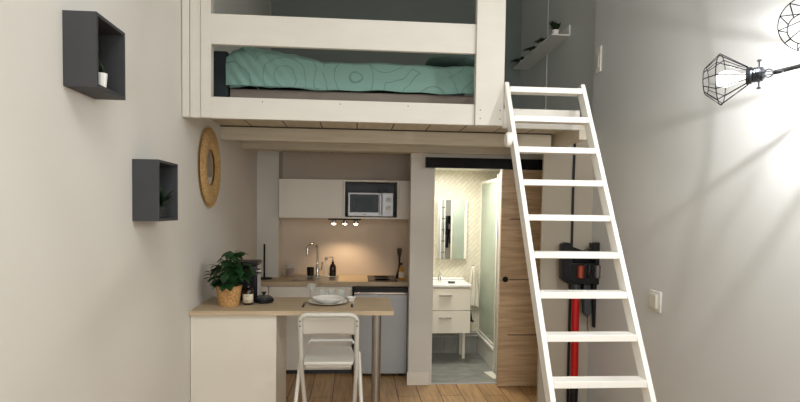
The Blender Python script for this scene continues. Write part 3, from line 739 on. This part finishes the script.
# shower tray and screen
XS = 1.41
ty = thing('shower_tray', (1.8, 5.9, 0), 'raised white shower tray with a tiled side wall', 'shower tray')
B(XS, 2.199, 5.57, YBB, 0, .20).build('side_wall', 'tray_white', ty, bevel=.004)
B(XS-.012, XS+.05, 5.567, YBB, .2005, .235).build('rim', 'ceramic_white', ty, bevel=.006)
ss = thing('shower_screen', (XS, 5.9, .24), 'tall glass shower screen in a pale frame', 'shower screen')
B(XS+.008, XS+.016, 5.56, YBB-.02, .27, 1.93).build('glass_panel', 'shower_glass', ss)
B(XS, XS+.03, 5.53, 5.565, .0, 2.0).build('frame_post', 'white_gloss', ss, bevel=.003)
B(XS, XS+.025, YBB-.02, YBB-.002, .236, 1.96).build('frame_post', 'white_gloss', ss, bevel=.003)
B(XS, XS+.025, 5.565, YBB-.02, 1.93, 1.96).build('frame_rail', 'white_gloss', ss, bevel=.003)
B(XS, XS+.025, 5.565, YBB-.02, .236, .268).build('frame_rail', 'white_gloss', ss, bevel=.003)
pw = MB()
for z in (.20, .235): pw.tube([(.66, 6.265, z), (1.33, 6.265, z), (1.395, 6.265, z)], .012, 10)
tag(pw.build('waste_pipe', 'pvc'), 'two pale water pipes running along the wall below washstand', 'pipe')
tag(MB().tube([(1.30, 6.24, .50), (1.31, 6.22, .42), (1.315, 6.22, .38), (1.34, 6.22, .38)], .014, 10).build('drain_pipe', 'black_plastic'), 'short dark drain hose below the hanging towel', 'pipe')
tag(MB().prism([(1.30, 5.50), (1.395, 5.52), (1.40, 5.29), (1.345, 5.27)], .001, .006, 'z').build('bath_mat', 'towel'), 'small white mat on bathroom floor by the shower', 'mat')

# ------------------------------------------------------------------ stick vacuum on its wall dock
def px(x, y, Y=4.27): p = at(x, y, Y=Y); return (p.x, p.z)
def poly(pts, Y): return [px(x, y, Y) for x, y in pts]
def vac(label):
    o = thing('stick_vacuum', (1.75, 4.37, 0), label, 'vacuum cleaner', 'stick vacuums hung on walls')
    ya, yb_ = 4.20, 4.30
    MB().prism(poly([(566, 262), (603, 263), (603, 281), (598, 284), (573, 284), (566, 279)], 4.25), ya+.005, yb_).build('body', 'black_plastic', o, bevel=.01)
    MB().prism(poly([(561, 244), (566, 242), (571, 244), (572, 280), (566, 283), (561, 279)], 4.25), ya+.01, yb_-.005).build('battery_grip', 'black_plastic', o, bevel=.008)
    MB().prism(poly([(570, 250), (580, 253), (592, 247), (592, 253), (580, 259), (570, 257)], 4.25), ya+.015, yb_-.01).build('handle', 'black_plastic', o, bevel=.006)
    MB().prism(poly([(591, 243), (600, 242), (603, 246), (603, 266), (593, 266)], 4.25), ya+.008, yb_-.002).build('motor_head', 'black_plastic', o, bevel=.008)
    def cyl(x, y, r, h, mt, name, yy=ya):
        p = at(x, y, Y=4.25); MB().lathe([(r*.8, 0), (r, .006), (r, h-.006), (r*.8, h)], (p.x, yy, p.z-h/2), 20).build(name, mt, o)
    cyl(578, 271, .030, .10, 'vac_copper', 'cyclone'); cyl(587, 271, .020, .10, 'black_plastic', 'cyclone', ya+.01); cyl(595, 271, .024, .10, 'vac_grey', 'cyclone')
    a, b = at(576, 284, Y=4.25), at(574, 386, Y=4.25)
    MB().tube([(a.x, 4.25, a.z), (b.x, 4.25, b.z)], .030, 18).build('wand', 'vac_red', o)
    for y0, y1 in ((283, 292),): 
        c, d = at(576, y0, Y=4.25), at(576, y1, Y=4.25); MB().tube([(c.x, 4.25, c.z), (d.x, 4.25, d.z)], .036, 18).build('wand_socket', 'dark_grey', o)
    c = at(574, 385, Y=4.25); MB().tube([(c.x, 4.25, c.z), (c.x, 4.25, .07)], [.034, .03], 18).build('floor_head_neck', 'black_plastic', o)
    B(c.x-.12, c.x+.12, 4.19, 4.31, .003, .065).build('floor_head', 'black_plastic', o, bevel=.012)
    MB().prism(poly([(582, 283), (589, 283), (589, 312), (586, 317), (582, 312)], 4.28), 4.24, 4.29).build('crevice_tool', 'dark_grey', o, bevel=.005)
    MB().prism(poly([(591, 283), (597, 283), (598, 326), (592, 327)], 4.28), 4.245, 4.29).build('crevice_tool', 'black_plastic', o, bevel=.005)
    MB().prism(poly([(570, 246), (598, 256), (598, 292), (570, 292)], 4.33), 4.3, 4.368).build('wall_dock', 'black_plastic', o, bevel=.008)
    pts = [at(x, y, Y=4.34) for x, y in ((587, 312), (588, 330), (592, 345), (591, 362), (595, 378), (596, 392), (594, 405))]
    MB().tube(pts, .0032, 6).build('charging_cable', 'cable_brown', o)
    return o
v1 = vac('black stick vacuum with a red wand hung behind the ladder')
cb = [at(575, 141, Y=4.355), at(573.5, 180, Y=4.355), at(572, 240, Y=4.355), at(570, 300, Y=4.355), at(568.5, 360, Y=4.355), at(567.5, 410, Y=4.355)]
cb[0].z = 2.228
tag(MB().tube(cb, .010, 8).build('wall_cable', 'black_plastic'), 'black vertical cable conduit down the wall behind the ladder', 'cable')
# second vacuum and a towel radiator on the inside of the bathroom wall: what its mirror shows
v2 = copy_tree(v1); v2['label'] = 'black stick vacuum with red wand seen in the bathroom mirror'
v2.scale = (.62,)*3; v2.rotation_euler = (0, 0, PI); v2.location = (1.56, 5.252, .70)
rad = thing('towel_radiator', (1.45, 5.3, .7), 'towel radiator with thin rails seen in the bathroom mirror', 'radiator')
for x in (1.378, 1.432): MB().tube([(x, 5.32, .7), (x, 5.32, 2.0)], .009, 10).build('upright', 'white_plastic', rad)
for i in range(9): MB().tube([(1.378, 5.32, .8+.145*i), (1.432, 5.32, .8+.145*i)], .008, 8).build('rail', 'steel', rad)
for z in (.8, 1.9): MB().tube([(1.405, 5.251, z), (1.405, 5.32, z)], .008, 8).build('wall_bracket', 'steel', rad)

# ------------------------------------------------------------------ switches on the right wall
s1 = thing('wall_switch', (XR, 4.32, 2.82), 'narrow white wall switch high on the right wall beside the loft', 'switch')
B(XR-.012, XR-.001, 4.275, 4.36, 2.725, 2.925).build('plate', 'socket_white', s1, bevel=.003)
B(XR-.018, XR-.012, 4.30, 4.335, 2.76, 2.86).build('rocker', 'switch_beige', s1, bevel=.002)
s2 = thing('wall_socket', (XR, 3.37, 1.07), 'white wall socket on the right wall beside the ladder', 'socket')
B(XR-.012, XR-.001, 3.30, 3.435, 1.01, 1.14).build('plate', 'socket_white', s2, bevel=.004)
B(XR-.03, XR-.012, 3.325, 3.41, 1.03, 1.12).build('cover', 'switch_beige', s2, bevel=.004)

# ------------------------------------------------------------------ caged wall lamp
lamp = thing('caged_wall_lamp', (XR, 2.12, 2.23), 'black wall lamp with wire-cage heads, both bulbs lit', 'lamp')
def lhead(c, d, s=1.0, rootpt=None):
    """c: centre of the bulb, d: direction socket -> bulb"""
    c = Vector(c); d = Vector(d).normalized()
    a = Vector((0, 0, 1)) if abs(d.z) < .9 else Vector((0, 1, 0)); u = (a-d*a.dot(d)).normalized(); v = d.cross(u)
    sp_ = c-d*.125
    h = MB().lathe([(.018, 0), (.028, .006), (.028, .014), (.031, .018), (.028, .022), (.031, .026), (.028, .030), (.031, .034), (.028, .04), (.034, .046), (.034, .062)], sp_, 20, d).build('lamp_head', 'lamp_metal', lamp)
    for sg_ in (1, -1):
        q = sp_+d*.02+u*sg_*.029; MB().tube([q, q+u*sg_*.022], .003, 8).lathe([(.008, 0), (.008, .007)], q+u*sg_*.022, 12, u*sg_).build('thumbscrew', 'lamp_metal', h)
    cg = MB(); P = [(.036, -.066), (.104, .03), (.055, .085)]
    n = 12
    for i in range(n):
        an = 2*PI*i/n; e = u*math.cos(an)+v*math.sin(an)
        cg.tube([c+d*P[0][1]*s+e*P[0][0]*s, c+d*P[1][1]*s+e*P[1][0]*s, c+d*P[2][1]*s+e*P[2][0]*s], .0022, 6)
    for r_, z_ in P: cg.tube([c+d*z_*s+(u*math.cos(k*PI/18)+v*math.sin(k*PI/18))*r_*s for k in range(36)], .002, 6, True)
    cg.build('cage', 'cage_metal', h)
    bl = MB().lathe([(.013, -.062), (.014, -.045), (.022, -.028), (.031, -.008), (.034, .012), (.030, .032), (.018, .046), (0, .052)], c, 24, d).build('bulb', 'bulb_glass', h)
    fl = MB()
    fl.tube([c-d*.003, c+d*.003], .004, 8)
    fl.build('filament', 'filament', bl)
    lp = [sp_-d*.003]
    yk = MB().tube([sp_+d*.03+v*.03, sp_-d*.045+v*.03, sp_-d*.06+v*.01, sp_-d*.06-v*.01, sp_-d*.045-v*.03, sp_+d*.03-v*.03], .0022, 6)
    yk.tube([sp_-d*.012+(u*math.cos(k*PI/8)+d*math.sin(k*PI/8))*.016 for k in range(16)], .003, 6, True)
    yk.build('yoke', 'lamp_metal', h)
    return sp_-d*.03
b1 = at(729, 78.5, Y=2.22); a1 = at(766, 73.5, Y=2.13)
e1 = lhead(b1, b1-a1+Vector((0, -.0, 0)))
b2 = at(813, 21, Y=1.98)
e2 = lhead(b2, (-.75, -.45, -.5))
wp = Vector((XR-.03, 2.12, 2.24))
MB().lathe([(.06, 0), (.06, .02), (.02, .03), (.012, .045)], (XR-.001, 2.12, 2.24), 28, (-1, 0, 0)).build('wall_plate', 'lamp_metal', lamp)
MB().tube([e1, (e1+wp)/2+Vector((0, 0, .003)), wp], .009, 12).build('arm', 'black_metal', lamp)
MB().tube([e2, e2+Vector((.0, .05, .0)), wp+Vector((-.02, .0, .01))], .009, 12).build('arm', 'black_metal', lamp)
